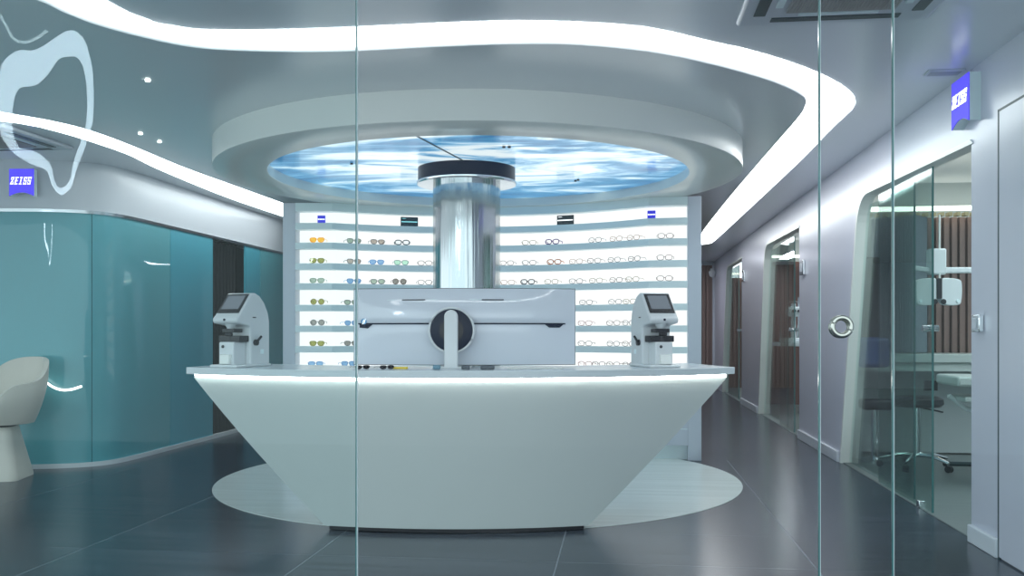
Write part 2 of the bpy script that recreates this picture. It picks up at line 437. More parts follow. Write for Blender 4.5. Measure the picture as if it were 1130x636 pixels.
# ------------------------------------------------------------------ signs
def letters(h, depth, w):
    """bold slab letters Z E I S S leaning right, in the xz plane, width w"""
    b = B(); sh = .22; lw0 = w/5.0; lw = lw0*.80
    def bar(x, pts):
        b.extrude([Vector((x + p[0]*lw + (p[1]-.5)*sh*h, 0, (p[1]-.5)*h)) for p in pts], (0, -depth, 0))
    t = .17
    x = -w/2
    # Z
    bar(x, [(.05,1-t),(.95,1-t),(.95,1),(.05,1)]); bar(x, [(.05,0),(.95,0),(.95,t),(.05,t)]); bar(x, [(.05,t*.9),(.34,t*.9),(.95,1-t*.9),(.66,1-t*.9)])
    bar(x, [(.05,.62),(.18,.62),(.18,.8),(.05,.8)]); bar(x, [(.82,.2),(.95,.2),(.95,.38),(.82,.38)])
    x += lw0
    bar(x, [(.14,0),(.38,0),(.38,1),(.14,1)])
    for z0, z1, r in ((0,t*.8,.92),(1-t*.8,1,.92),(.41,.59,.75)): bar(x, [(.05,z0),(r,z0),(r,z1),(.05,z1)])
    x += lw0
    bar(x, [(.36,0),(.62,0),(.62,1),(.36,1)]); bar(x, [(.12,0),(.86,0),(.86,t*.7),(.12,t*.7)]); bar(x, [(.12,1-t*.7),(.86,1-t*.7),(.86,1),(.12,1)])
    for k in range(2):
        x += lw0
        bar(x, [(.08,0),(.92,0),(.92,t*.8),(.08,t*.8)]); bar(x, [(.08,1-t*.8),(.92,1-t*.8),(.92,1),(.08,1)])
        bar(x, [(.08,.42),(.92,.42),(.92,.58),(.08,.58)])
        bar(x, [(.08,.5),(.30,.5),(.30,1),(.08,1)]); bar(x, [(.70,0),(.92,0),(.92,.5),(.70,.5)])
        bar(x, [(.80,.68),(.92,.68),(.92,1),(.80,1)]); bar(x, [(.08,0),(.2,0),(.2,.32),(.08,.32)])
    return b
def sign(loc, rz, w, h, dep, label):
    t = thing('lightbox_sign', label, 'sign', loc, rz)
    pts = [(-w/2, h/2), (-w/2, -h/2)] + [(-w/2 + w*k/12, -h/2 + .13*h*math.sin(PI*k/12)) for k in range(1, 12)] + [(w/2, -h/2), (w/2, h/2)]
    obj('face', B().extrude([(x, -dep, z) for x, z in pts], (0, -.006, 0)), m_blue, t)
    pts2 = [(-w/2, h/2), (-w/2, -h/2), (w/2, -h/2), (w/2, h/2)]
    obj('housing', B().extrude([(x, 0, z) for x, z in pts], (0, -dep, 0)), m_shelf, t)
    lt = letters(h*.27, .004, w*.86)
    bmesh.ops.translate(lt.bm, verts=lt.bm.verts, vec=(0, -dep-.006, h*.06))
    obj('lettering', lt, m_letter, t)
    return t
ws = wall_w(1072.5)
sign((WU, ws, 2.515), -PI/2, .27, .27, .06, 'small blue lit sign with white lettering high on the right wall')
sgl = P(27.5, 202.5, 8.02)
sign((sgl.x, sgl.y, sgl.z), PHI*.9, .215, .235, .05, 'small blue lit sign with white lettering on the left curved fascia')

# ------------------------------------------------------------------ left wall: curved teal glass
def camxy(X, Z): return Vector((X*cP - Z*sP, X*sP + Z*cP, 0))
kL = 7.6/7.98
pathL = [camxy(-9, 8.0), camxy(-6, 8.03), camxy(-4.5, 8.04), camxy(-4.05, 8.07), camxy(-3.78, 8.17), camxy(-3.62, 8.35), camxy(-3.54, 8.7), camxy(-3.47, 9.3), camxy(-3.35, 10.35), camxy(-3.23, 11.4), camxy(-3.1, 12.5), camxy(-2.7, 16), camxy(-2.25, 19.6)]
PL = catmull(pathL, 10)
def px_of(p):
    X = p.x*cP + p.y*sP; Z = -p.x*sP + p.y*cP
    return CX + F*X/Z
def off(pts, d):
    out = []
    for i, p in enumerate(pts):
        t = (pts[min(i+1, len(pts)-1)] - pts[max(i-1, 0)]).normalized()
        out.append(p + Vector((t.y, -t.x, 0))*d)
    return out
PLs = PL
def wallstrip(pts, th, z0, z1):
    o_ = off(pts, -th); b = B()
    rings = [[Vector((p.x, p.y, z0)), Vector((p.x, p.y, z1)), Vector((q.x, q.y, z1)), Vector((q.x, q.y, z0))] for p, q in zip(pts, o_)]
    return b.loft(rings)
PLd = resample(PL, 3000)
def seg(a, c):
    s_ = [p for p in PLd if a <= px_of(p) <= c and p.y > 6]
    return s_[:-1:8] + s_[-1:]
ZT = 2.25
spans = [(-900, 101, m_teal), (101.3, 188, m_teal), (188.3, 235, m_tealB), (270.5, 287, m_tealB), (287.3, 312, m_teal), (312.3, 420, m_teal)]
for i, (a, c, mm) in enumerate(spans):
    s_ = seg(a, c)
    if len(s_) < 2: continue
    struct('wall_left' if i == 0 else 'wall_left_glass', wallstrip(s_, .02, .038, ZT), mm, smooth=True)
struct('wall_left_fascia', wallstrip(off(PLs, -.005), .3, ZT+.02, CEIL), m_fascia, smooth=True)
struct('trim_4', wallstrip(off(PLs, .012), .05, ZT-.005, ZT+.022), m_chrome2, smooth=True)
struct('baseboard_left', wallstrip(off(PLs, .015), .05, 0, .04), m_plastic, smooth=True)
# dark backing behind wall + slat screen in the gap
struct('wall_left_backing', wallstrip(off(PLs, -.45), .05, 0, CEIL), m_seam)
gap = seg(233, 272); gp = resample(off(gap, -.16), 11)
b = B()
for i, p in enumerate(gp):
    b.tube([(p.x, p.y, .03), (p.x, p.y, ZT)], .034, 8)
tag(obj('slat_screen', b, m_black_sl, smooth=True), 'black vertical slat screen between teal glass panels behind the left device', 'screen')

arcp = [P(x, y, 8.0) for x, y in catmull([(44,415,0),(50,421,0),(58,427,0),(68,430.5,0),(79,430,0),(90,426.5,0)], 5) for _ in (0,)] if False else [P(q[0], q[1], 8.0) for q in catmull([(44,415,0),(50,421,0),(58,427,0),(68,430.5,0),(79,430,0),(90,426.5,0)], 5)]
tag(obj('led_reflection', B().tube(arcp, .010, 8), emat('led_reflection_glow', (.95,1,.97), 2.2), smooth=True), 'short curved white desk-light reflection low on the teal glass wall beside the armchair', 'reflection')  # glowing tube stands in for the desk LED mirrored in the glass wall

# ------------------------------------------------------------------ reception desk
D = camxy(-.335, 8.50)
RD = 3.07; TZ = .968
desk = thing('reception_desk', 'pale boat-shaped reception desk with slanted ends and glowing line under its top', 'reception desk', (D.x, D.y, 0), PHI)
def arc(r, half, n=48):
    return [Vector((r*math.sin(t), -r*math.cos(t), 0)) for t in [(-half + 2*half*k/n) for k in range(n+1)]]
def annul(r0, r1, h0, h1, z, n=48):
    """ring outline: outer arc r0 with half chord h0, inner arc r1 with half chord h1"""
    a = arc(r0, math.asin(h0/r0), n); c = arc(r1, math.asin(h1/r1), n)
    return [Vector((p.x, p.y, z)) for p in a] + [Vector((p.x, p.y, z)) for p in reversed(c)]
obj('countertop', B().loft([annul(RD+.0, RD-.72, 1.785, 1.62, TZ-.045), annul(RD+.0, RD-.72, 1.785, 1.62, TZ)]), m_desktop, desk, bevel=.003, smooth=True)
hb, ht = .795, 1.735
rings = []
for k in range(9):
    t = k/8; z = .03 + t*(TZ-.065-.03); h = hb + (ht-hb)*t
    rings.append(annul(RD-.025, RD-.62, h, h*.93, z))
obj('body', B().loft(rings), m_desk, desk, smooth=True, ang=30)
obj('toe_kick', B().loft([annul(RD-.05, RD-.5, .77, .72, 0.004), annul(RD-.05, RD-.5, .77, .72, .03)]), m_dark, desk)
obj('led_strip', B().loft([annul(RD-.045, RD-.08, 1.735, 1.715, TZ-.065), annul(RD-.045, RD-.08, 1.735, 1.715, TZ-.046)]), m_led, desk)
# slim glowing channel hidden behind the lip
obj('led_channel', B().loft([annul(RD-.012, RD-.0205, 1.72, 1.715, TZ-.0505), annul(RD-.012, RD-.0205, 1.72, 1.715, TZ-.0455)]), emat('led_channel', (1,1,.95), 17), desk)

# ------------------------------------------------------------------ wide monitor
mo = P(507, HZ, 5.93)
mon = thing('monitor', 'very wide white curved monitor seen from behind, on the desk', 'monitor', (mo.x, mo.y, TZ), PHI)
def mx(px): return (px-507)/F*5.93
mz0, mz1 = .018, .018 + 84/F*5.93
W0, W1 = mx(388), mx(635.5)
def grid(fn, us, vs):
    b = B(); V = [[b.bm.verts.new(fn(u, v)) for u in us] for v in vs]
    for i in range(len(vs)-1):
        for j in range(len(us)-1): b.bm.faces.new((V[i][j], V[i][j+1], V[i+1][j+1], V[i+1][j]))
    return b
zmid = .018 + 45/F*5.93
def back(u, v):
    s = (2*u-1)
    x = W0 + (W1-W0)*u; z = mz0 + (mz1-mz0)*v
    y = .10*s*s                                     # curves away at the ends
    e_ = max(0, 1-abs(s)**6)*min(1, (1-v)/.12 + .15, )
    bul = .05*(1-abs(s)**3)*math.sin(PI*min(1, max(0, v)))
    if v > .53: bul += .02*math.sin(min(1, (v-.53)/.1)*PI/2)*math.sin(min(1, (1-v)/.25)*PI/2)*(1-abs(s)**10)
    return Vector((x, y*-1*-1 - bul - .015, z))
us = [i/60 for i in range(61)]; vs = [i/30 for i in range(31)]
bk = grid(back, us, vs)
obj('back_cover', bk, m_monitor, mon, smooth=True, ang=80)
def fr(u, v):
    s = 2*u-1; return Vector((W0-.004+(W1-W0+.008)*u, .10*s*s, mz0-.004+(mz1-mz0+.008)*v))
b = grid(fr, us, [0, 1]); 
o_ = obj('screen', b, m_dark, mon, smooth=True); md = o_.modifiers.new('s', 'SOLIDIFY'); md.thickness = .028; md.offset = -1
def ribbon(u0, u1, v0, v1, d, name, m, taper=False):
    us_ = [u0 + (u1-u0)*i/30 for i in range(31)]
    b = B()
    for a, c in zip(us_, us_[1:]):
        b.poly([back(a, v0) + Vector((0,-d,0)), back(c, v0) + Vector((0,-d,0)), back(c, v1) + Vector((0,-d,0)), back(a, v1) + Vector((0,-d,0))])
    return obj(name, b, m, mon)
ribbon(.02, .955, .530, .548, .004, 'groove', m_navy)
def patch(pxs, name, m, d=.005):
    b = B(); b.poly([back((mx(x)-W0)/(W1-W0), (( -(y-403)/F*5.93))/(mz1-mz0)) + Vector((0,-d,0)) for x, y in pxs]); obj(name, b, m, mon)
patch([(395,358),(411,358),(405,363),(395,362)], 'vent_wedge', m_navy)
patch([(600,357.5),(624,357),(618,362),(606,362)], 'vent_wedge', m_navy)
for a, c in ((444,470),(532,556)):
    patch([(a,331),(c,331),(c,332.1),(a,332.1)], 'slot', m_dark)
patch([(427,331.3),(484,331),(484,331.6),(427,331.8)], 'slot_line', m_shelf, .0045)
patch([(518,331),(575,331.3),(575,331.8),(518,331.6)], 'slot_line', m_shelf, .0045)
# small round badge
lb = back((mx(400.5)-W0)/(W1-W0), .57)
bd = obj('badge', B().tube([lb + Vector((0,-.003,0)), lb + Vector((0,-.010,0))], .019, 20), mat('badge_blue', (.12,.35,.6), .3), mon)
obj('badge_mark', B().box(-.004,-.001,-.0015,0,-.02,.012, Matrix.Translation(lb + Vector((0,-.011,0))) @ Matrix.Rotation(.3,4,'Y')).box(.004,.007,-.0015,0,-.012,.02, Matrix.Translation(lb + Vector((0,-.011,0))) @ Matrix.Rotation(.3,4,'Y')), m_letter, bd)
# ring joint and post
rx, rz_ = mx(499.5), .018 + (403-365)/F*5.93
Mr = Matrix.Translation((rx, -.085, rz_)) @ Matrix.Rotation(PI/2, 4, 'X')
obj('ring_disc', B().lathe([(.135, -.05), (.135, .03), (.126, .034)], n=48, M=Mr), m_navy, mon, smooth=True)
obj('ring_rim', B().tube([Mr @ Vector((.141*math.cos(2*PI*k/48), .141*math.sin(2*PI*k/48), .03)) for k in range(48)], .0075, 8, closed=True), m_plastic, mon, smooth=True)
obj('hub', B().lathe([(.075, .03), (.075, .045)], n=40, M=Mr), m_dark, mon, smooth=True)
pw = .043
pts = [(-pw, 0), (pw, 0), (pw, rz_+.085)] + [(pw*math.cos(a), rz_+.085+pw*math.sin(a)) for a in [PI*k/12 for k in range(1, 12)]] + [(-pw, rz_+.085)]
obj('post', B().extrude([(rx+x, -.165, z) for x, z in pts], (0, .035, 0)), m_plastic, mon, bevel=.008)
obj('foot', B().box(rx-.12, rx+.12, -.165, .12, 0, .010), m_plastic, mon, bevel=.004)

# ------------------------------------------------------------------ lens meters
def lensmeter(name, label, loc, rz):
    t = thing(name, label, 'lensmeter', loc, rz)
    W = .098                                        # half width; front looks along -y
    prof = [(.20,.012),(.20,.30),(.185,.36),(.145,.425),(.10,.465),(.05,.484),(.01,.482),(-.115,.335),(-.135,.318),(-.138,.296),(-.125,.284),(-.02,.27),(.0,.262),(.0,.012)]
    b = B().loft([[Vector((-W, y, z)) for y, z in prof], [Vector((W, y, z)) for y, z in prof]])
    obj('housing', b, m_plastic, t, bevel=.014, seg=3)
    obj('base', B().box(-.105, .105, -.155, .21, 0, .02), m_plastic, t, bevel=.008)
    # sloped screen
    d = Vector((0, -.125, -.147)).normalized(); nrm = Vector((0, -.147, .125)).normalized(); c = Vector((0, -.050, .411))
    R_ = Matrix(((1,0,0,0),(0,-d.y,nrm.y,0),(0,-d.z,nrm.z,0),(0,0,0,1)))
    Ms = Matrix.Translation(c + nrm*.001) @ R_
    scn = obj('screen_bezel', B().box(-.087, .087, -.082, .082, 0, .004, Ms), m_dark, t, bevel=.002)
    obj('screen', B().box(-.068, .068, -.050, .066, .0045, .0055, Ms), m_screen, scn)
    obj('power_button', B().tube([(0, -.141, .307), (0, -.131, .307)], .008, 12), m_navy, t)
    # nose, lens table, pad
    obj('nose', B().lathe([(.022, .250), (.030, .265), (.045, .29)], (0,-.075,0), 24), m_plastic, t, smooth=True)
    obj('marking_unit', B().box(-.045, .05, -.105, -.02, .225, .25).tube([(-.02,-.10,.215),(.03,-.10,.215)], .012, 10), m_dark, t, bevel=.003)
    obj('lens_table', B().box(-.08, .085, -.095, .0, .165, .205), m_dark, t, bevel=.004)
    obj('lens_support', B().lathe([(.018, .160), (.010, .222)], (0,-.085,0), 16), m_dark, t, smooth=True)
    lb_ = obj('lower_housing', B().box(-.055, .062, -.125, .0, .015, .165), m_plastic, t, bevel=.008)
    obj('lens_port', B().tube([(-.02,-.130,.135), (-.02,-.123,.135)], .010, 12), m_dark, lb_)
    obj('clear_tray', B().box(-.03, .045, -.15, -.125, .025, .085), m_canopy, t, bevel=.003)
    sgn = 1
    for sgn in (1, -1):
        lv = obj('lever', B().tube([(sgn*W, .045, .16), (sgn*(W+.018), .045, .16)], .020, 16).tube([(sgn*(W+.014), .045, .165), (sgn*(W+.02), .085, .20)], .008, 8), m_dark, t, smooth=True)
    for a_, c_x in ((W, W+.0015), (-W-.0015, -W)):
        obj('side_plate', B().box(a_, c_x, .10, .135, .085, .115), m_shelf, t)
        obj('side_text', B().box(a_, c_x, .02, .055, .320, .327), m_dark, t)
    return t
l1 = P(263, HZ, 6.02)
lensmeter('lensmeter', 'white lensmeter with tilted screen on left end of the desk', (l1.x, l1.y, TZ), PHI - math.radians(22))
l2 = P(724, HZ, 6.0)
lensmeter('lensmeter', 'white lensmeter with tilted screen on right end of the desk', (l2.x, l2.y, TZ), PHI + math.radians(14))

# ------------------------------------------------------------------ backlit display wall
sL, sR = P(326, HZ, 9.01), P(759, HZ, 8.55)
Sc = (sL.x + sR.x)/2; Sy = (sL.y + sR.y)/2
half = (sR.x - sL.x)/2
kh = half - .36; sag = .52; RS = (kh*kh + sag*sag)/(2*sag); AC = Sy + .03 + sag - RS
def prof_pts(offy=0, n=28):
    pts = [Vector((-half, Sy+offy, 0))]
    a0 = math.asin(kh/RS)
    for k in range(n+1):
        a = -a0 + 2*a0*k/n
        pts.append(Vector((RS*math.sin(a), AC + RS*math.cos(a) + offy, 0)))
    pts.append(Vector((half, Sy+offy, 0)))
    return [p + Vector((Sc, 0, 0)) for p in pts]
disp = thing('display_shelf', 'curved backlit eyewear shelf wall with white side panels behind the desk', 'display shelf', (Sc, Sy, 0))
def ltrans(pts): return [p - Vector((Sc, Sy, 0)) for p in pts]
def board(z0, z1, d=.13, fo=0):
    a = ltrans(prof_pts(fo)); c = ltrans(prof_pts(d))
    b = B(); b.loft([[Vector((p.x, p.y, z0)), Vector((p.x, p.y, z1)), Vector((q.x, q.y, z1)), Vector((q.x, q.y, z0))] for p, q in zip(a, c)])
    return b
Zs = 9.01
BZ = [EYE + (HZ - y)/F*Zs for y in (246.3, 268.0, 290.8, 312.8, 336.6, 359.6, 382.2, 404.8)]
sp = BZ[0]-BZ[1]
BZ.append(BZ[-1]-sp)
TH = .062
for z in BZ: obj('shelf_board', board(z-TH, z), m_shelf, disp)
obj('header_board', board(2.375, 2.455), m_shelf, disp)
a = ltrans(prof_pts(.13)); b = B()
for p, q in zip(a, a[1:]): b.poly([(p.x, p.y, .62), (q.x, q.y, .62), (q.x, q.y, 2.40), (p.x, p.y, 2.40)])
obj('backlit_panel', b, m_back, disp)
a = ltrans(prof_pts(.26)); b = B()
for p, q in zip(a, a[1:]): b.poly([(p.x, p.y, .0), (q.x, q.y, .0), (q.x, q.y, 2.45), (p.x, p.y, 2.45)])
obj('back_panel', b, m_white, disp)
obj('side_panel', B().box(-half-.125, -half, 0, .55, .0, 2.455), m_shelfpanel, disp, bevel=.004)
obj('side_panel', B().box(half, half+.125, 0, .55, .0, 2.455), m_shelfpanel, disp, bevel=.004)
obj('plinth', board(.0, .14, .22, .08), m_shelf, disp)
dw = obj('base_cabinet', board(.14, .60, .22, .0), m_shelfpanel, disp)
a = ltrans(prof_pts(-.003)); b = B()
for zz in (.29, .44):
    b.loft([[Vector((p.x, p.y, zz)), Vector((p.x, p.y, zz+.006)), Vector((p.x, p.y+.004, zz+.006)), Vector((p.x, p.y+.004, zz))] for p in a])
obj('drawer_gap', b, m_shelf, dw)

PP = prof_pts(.0, 60)
def on_shelf(px):
    for p, q in zip(PP, PP[1:]):
        a, c = px_of(p), px_of(q)
        if a <= px <= c:
            t = (px-a)/(c-a); r = p.lerp(q, t); d = (q-p).normalized()
            return r, math.atan2(d.y, d.x)
    return PP[0], 0
# sign cards on the top shelf
def card(px, w, h, m1, m2, label, zc, blue):
    r, a = on_shelf(px)
    t = thing('brand_card', label, 'sign', (r.x, r.y + .03, BZ[0]+.0005), a)
    obj('card', B().box(-w/2, w/2, 0, .015, 0, h) if not blue else B().box(-w/2, w/2, 0, .015, 0, h), m1, t)
    if blue:
        lt = letters(h*.22, .002, w*.9); bmesh.ops.translate(lt.bm, verts=lt.bm.verts, vec=(0, -.002, h*.5))
        obj('white_band', B().box(-w*.44, w*.44, -.002, 0, h*.43, h*.58), m_letter, t)
        obj('lettering', letters(h*.10, .001, w*.7), m_blue, t).location = (0, -.0025, h*.5)
    else:
        obj('text_line', B().box(-w*.46, w*.46, -.002, 0, h*.44, h*.54).box(-w*.42, -w*.2, -.002, 0, h*.82, h*.86), m2, t)
m_cardblue = mat('card_blue', (.02,.02,.55), .4, emit=(.03,.03,.7), es=.4)
m_carddark = mat('card_dark_teal', (.02,.06,.08), .4)
m_carddark2 = mat('card_dark_grey', (.05,.06,.06), .4)
card(353.5, .075, .075, m_cardblue, m_letter, 'small blue logo card with white band at left end of top shelf', .1, True)
card(719, .075, .075, m_cardblue, m_letter, 'small blue logo card with white band at right end of top shelf', .1, True)
card(451, .175, .095, m_carddark, mat('card_cyan', (.2,.6,.65), .4, emit=(.3,.8,.85), es=.5), 'dark teal name card with a pale text line on top shelf left of column', .1, False)
card(623.5, .175, .095, m_carddark2, m_letter, 'dark grey name card with a white text line on top shelf right of column', .1, False)

# ------------------------------------------------------------------ eyewear
def tint(name, c, r=.2): return mat(name, c, r)
def glasses_proto(kind, fcol, lcol, name):
    """built looking along -y, lenses standing on z=0"""
    root = bpy.data.objects.new(name, None); C.objects.link(root); root.empty_display_size = .03
    thin = kind == 'thin'; rr = .0026 if thin else .0032
    if kind == 'bold': rr = .0048
    hw, hh = (.029, .021) if kind != 'round' else (.027, .025)
    fr = B(); lens = []
    for s in (-1, 1):
        cx = s*.036
        out = []
        for k in range(20):
            a = 2*PI*k/20; p_ = 2.0 if kind == 'round' else 2.8
            ca, sa = math.cos(a), math.sin(a)
            r = 1/((abs(ca)**p_ + abs(sa)**p_)**(1/p_))
            xx, zz = ca*r*hw, sa*r*hh
            if kind == 'sun': xx *= (1 + .18*sa)     # wider at the brow
            out.append(Vector((cx+xx, 0, hh+rr+zz)))
        fr.tube(out, rr, 5, closed=True); lens.append(out)
        fr.tube([(s*(.036+hw), 0, hh*1.5), (s*(.036+hw+.008), .010, hh*1.5), (s*(.036+hw+.008), .065, hh*1.45), (s*(.036+hw+.004), .085, hh*.8)], rr*.8, 5)
    fr.tube([(-.009, 0, hh*1.35), (0, -.003, hh*1.5), (.009, 0, hh*1.35)], rr, 5)
    obj('frame', fr, fcol, root, smooth=True)
    if lcol:
        for out in lens: obj('lens', B().extrude([p + Vector((0,.0008,0)) for p in out], (0, .0012, 0)), lcol, root)
    return root
c_ = dict(
 yellow=glassmat('amber_lens', (0.97, 0.72, 0.18), .04), olive=glassmat('olive_lens', (0.52, 0.53, 0.2), .04), green=glassmat('green_grey_lens', (0.56, 0.64, 0.58), .04),
 taupe=glassmat('taupe_lens', (0.66, 0.63, 0.59), .04), blue=glassmat('blue_lens', (0.45, 0.62, 0.78), .04), slate=glassmat('slate_lens', (0.5, 0.5, 0.48), .04), mint=glassmat('mint_lens', (0.7, 0.9, 0.8), .04),
 clear=glassmat('clear_lens', (.93,.95,.96), .03),
 fblack=tint('frame_black', (.015,.015,.02)), fgold=tint('frame_gold', (.36,.27,.13)), fpurple=tint('frame_purple', (.12,.03,.25)), forange=tint('frame_orange', (.75,.20,.06)),
 fbrown=tint('frame_brown', (.12,.05,.03)), fgrey=tint('frame_grey', (.12,.12,.12)), fred=tint('frame_red', (.35,.05,.06)), fteal=tint('frame_teal', (.03,.10,.12)), fpeach=tint('frame_peach', (.60,.33,.22)), fsilver=tint('frame_silver', (.20,.21,.22)), fmint=tint('frame_mint', (.30,.50,.43)))
# (shelf row index, photo column, kind, frame, lens, words)
rows = {1:'second', 2:'third', 3:'fourth', 4:'fifth', 5:'sixth', 6:'seventh', 7:'eighth'}
items = [
 (1,349.5,'sun','yellow','yellow','amber-lens sunglasses'), (1,391,'sun','fsilver','green','grey-green sunglasses'), (1,417,'sun','fsilver','taupe','taupe sunglasses'), (1,444,'bold','fteal','clear','dark-framed clear glasses'),
 (2,349.5,'sun','olive','olive','olive-lens sunglasses'), (2,391,'sun','fsilver','taupe','taupe-lens sunglasses'), (2,416,'sun','blue','blue','blue-lens sunglasses'), (2,443,'sun','fmint','mint','mint-tinted glasses'), (2,469,'thin','fbrown',None,'thin red-brown glasses'),
 (3,349.5,'sun','green','green','green-grey sunglasses'), (3,391,'sun','blue','blue','blue sunglasses'), (3,417,'sun','fsilver','green','grey-lens sunglasses'), (3,441,'round','fbrown','slate','round tortoiseshell sunglasses'), (3,469,'thin','fblack',None,'thin black wire glasses'),
 (4,350,'round','fgold','olive','round olive sunglasses'), (4,388,'sun','fsilver','green','grey sunglasses half behind the monitor'),
 (5,350,'round','fsilver','slate','round slate sunglasses'), (5,388,'sun','blue','blue','blue sunglasses half behind the monitor'),
 (6,349.5,'sun','olive','olive','olive sunglasses'), (6,388,'sun','fsilver','slate','slate sunglasses half behind the monitor'),
 (7,348,'sun','blue','blue','blue sunglasses'), (7,385,'sun','blue','blue','small blue sunglasses near the monitor'),
 (1,583.5,'thin','fgold',None,'thin gold glasses'), (1,609,'bold','fpurple',None,'bold purple-framed glasses'), (1,656,'thin','fgrey',None,'thin grey wire glasses'), (1,679,'thin','fpeach',None,'thin peach glasses'), (1,698,'thin','fpeach',None,'pale tan wire glasses'), (1,734.5,'thin','fbrown',None,'thin brown glasses'),
 (2,559,'thin','fbrown',None,'small brown glasses beside the column'), (2,583.5,'thin','fgrey',None,'thin grey glasses'), (2,611,'bold','forange',None,'orange-framed glasses'), (2,635,'thin','fpeach',None,'faint peach glasses'), (2,655,'thin','fbrown',None,'thin brown wire glasses'), (2,677,'thin','fgrey',None,'fine grey glasses'), (2,699,'thin','fblack',None,'thin black glasses'), (2,733.5,'thin','fbrown',None,'thin brown oval glasses'),
 (3,560,'thin','fpeach',None,'faint pale glasses beside the column'), (3,582,'bold','fblack','clear','bold black-framed glasses'), (3,608,'thin','fgold',None,'faint gold glasses'), (3,635,'thin','fblack',None,'black half-rim glasses'), (3,657,'thin','fgold',None,'faint pale wire glasses'), (3,679,'thin','fbrown',None,'dark brown wire glasses'), (3,697,'thin','fgold',None,'pale gold glasses'), (3,733.5,'thin','fbrown',None,'brown wire glasses'),
 (4,646,'thin','fblack',None,'black wire glasses'), (4,678,'thin','fgrey',None,'fine grey wire glasses'), (4,694,'thin','fgold',None,'fine gold glasses'),
 (5,645,'thin','fred',None,'dark red glasses beside the monitor'), (5,676,'thin','fbrown',None,'fine brown glasses'), (5,693,'thin','fgrey',None,'fine grey glasses beside the right lensmeter'),
 (6,645,'thin','fblack',None,'black glasses beside the monitor'), (6,676,'thin','fgrey',None,'fine grey wire glasses'), (6,693,'thin','fbrown',None,'fine brown glasses beside the right lensmeter'),
 (7,645,'thin','fred',None,'red-brown glasses beside the monitor'), (7,660,'thin','fblack',None,'fine black glasses'), (7,676,'thin','fbrown',None,'fine brown wire glasses'), (7,693,'thin','fblack',None,'black glasses beside the right lensmeter'),
]
protos = {}
cols = sorted(items, key=lambda t: t[1])
for (row, px, kind, fc, lc, words) in items:
    side = 'left' if px < 520 else 'right'
    same = sorted([q[1] for q in items if q[0] == row and (q[1] < 520) == (px < 520)])
    k = same.index(px); nth = ['first', 'second', 'third', 'fourth', 'fifth', 'sixth', 'seventh', 'eighth'][k]
    lab = '%s, %s on %s shelf board %s of column' % (words, nth, rows[row], side)
    r, a = on_shelf(px)
    nrm = Vector((-math.sin(a), math.cos(a), 0))
    name = 'sunglasses' if kind in ('sun', 'round') else 'eyeglasses'
    loc = (r.x + nrm.x*.012, r.y + nrm.y*.012, BZ[row] + .0005)
    key = (kind, fc, lc)
    yaw = a + (0 if side == 'left' else 0) + random.uniform(-.12, .12) + (.12 if 370 < px < 400 else 0)
    if key in protos: o_ = copytree(protos[key], loc, yaw)
    else:
        o_ = glasses_proto(kind, c_[fc], c_[lc] if lc else None, name); protos[key] = o_; o_.location = loc; o_.rotation_euler = (0, 0, yaw)
    o_.scale = (1.08,)*3
    tag(o_, lab, name, 'eyewear on the backlit shelves left of the column' if side == 'left' else 'eyewear on the backlit shelves right of the column')

# small things lying on the desk under the monitor
def desk_item(px, w, h, d, m, name, lab, cat, Z=5.62):
    p = P(px, HZ, Z)
    t = obj(name, B().box(-w/2, w/2, -d/2, d/2, 0, h), m, bevel=min(w, h, d)*.2)
    t.location = (p.x, p.y, TZ+.0003); t.rotation_euler = (0, 0, PHI); tag(t, lab, cat); return t
for px, lab in ((400, 'black sunglasses lying on the desk, near the left glass joint'), (427, 'black sunglasses lying on the desk, left of the yellow strip')):
    p = P(px, HZ, 5.66)
    g = glasses_proto('sun', c_['fblack'], c_['fblack'], 'sunglasses'); g.location = (p.x, p.y, TZ+.0005); g.rotation_euler = (0, 0, PHI + .7); g.scale = (.75,.75,.5)
    tag(g, lab, 'sunglasses')
m_yel = mat('yellow_card', (.8,.6,.05), .4); m_boxb = mat('blue_grey_box', (.12,.25,.33), .4); m_boxd = mat('dark_grey_box', (.07,.09,.11), .4); m_boxw = mat('pale_tray', (.75,.77,.74), .4)
desk_item(442, .09, .012, .03, m_yel, 'yellow_pad', 'small yellow pad on the desk below the monitor', 'pad', 5.72)
desk_item(482, .045, .028, .04, m_boxb, 'small_box', 'small blue-grey box on the desk left of the monitor post', 'box')
desk_item(514, .05, .024, .04, m_boxd, 'small_box', 'small dark box on the desk just right of the monitor post', 'box')
desk_item(538, .085, .024, .04, m_boxd, 'card_holder', 'wide dark card holder on the desk right of the monitor post', 'holder')
desk_item(590, .34, .006, .10, m_boxw, 'paper_tray', 'thin pale tray on the desk under right half of the monitor', 'tray', 5.75)

# ------------------------------------------------------------------ white armchair at left
ch = P(-2, HZ, 7.55)
chair = thing('armchair', 'white tub armchair with flared pedestal base at the left edge', 'armchair', (ch.x, ch.y, 0), PHI + math.radians(66))
def shell(rad, thk):
    rings = []
    n = 48
    return rings
b = B(); n = 64; rings_o, rings_i = [], []
def rim(a):                                   # a = 0 is the back (+x), pi the open front (-x)
    k = (1+math.cos(a))/2
    return .70 + .33*k**1.3 if abs(math.cos(a)) < 2 else 0
def rimh(a):
    c = math.cos(a)
    back_ = 1/(1+math.exp(-(c-.60)*6)); front_ = 1/(1+math.exp((c+.62)*9))
    return .78 + .225*back_ - .22*front_
lv = 14
def shell_pt(a, t, o):
    top = rimh(a); z = .45 + (top-.45)*t
    f_ = .74 + .26*math.sin(min(1, t*1.15)*PI/2)**.9
    c = math.cos(a)
    f_ += .05*t*(c > 0)*c
    rx_, ry_ = .355*f_ - o, .365*f_ - o
    return Vector((rx_*math.cos(a), ry_*math.sin(a), z + (o*1.6 if False else 0)))
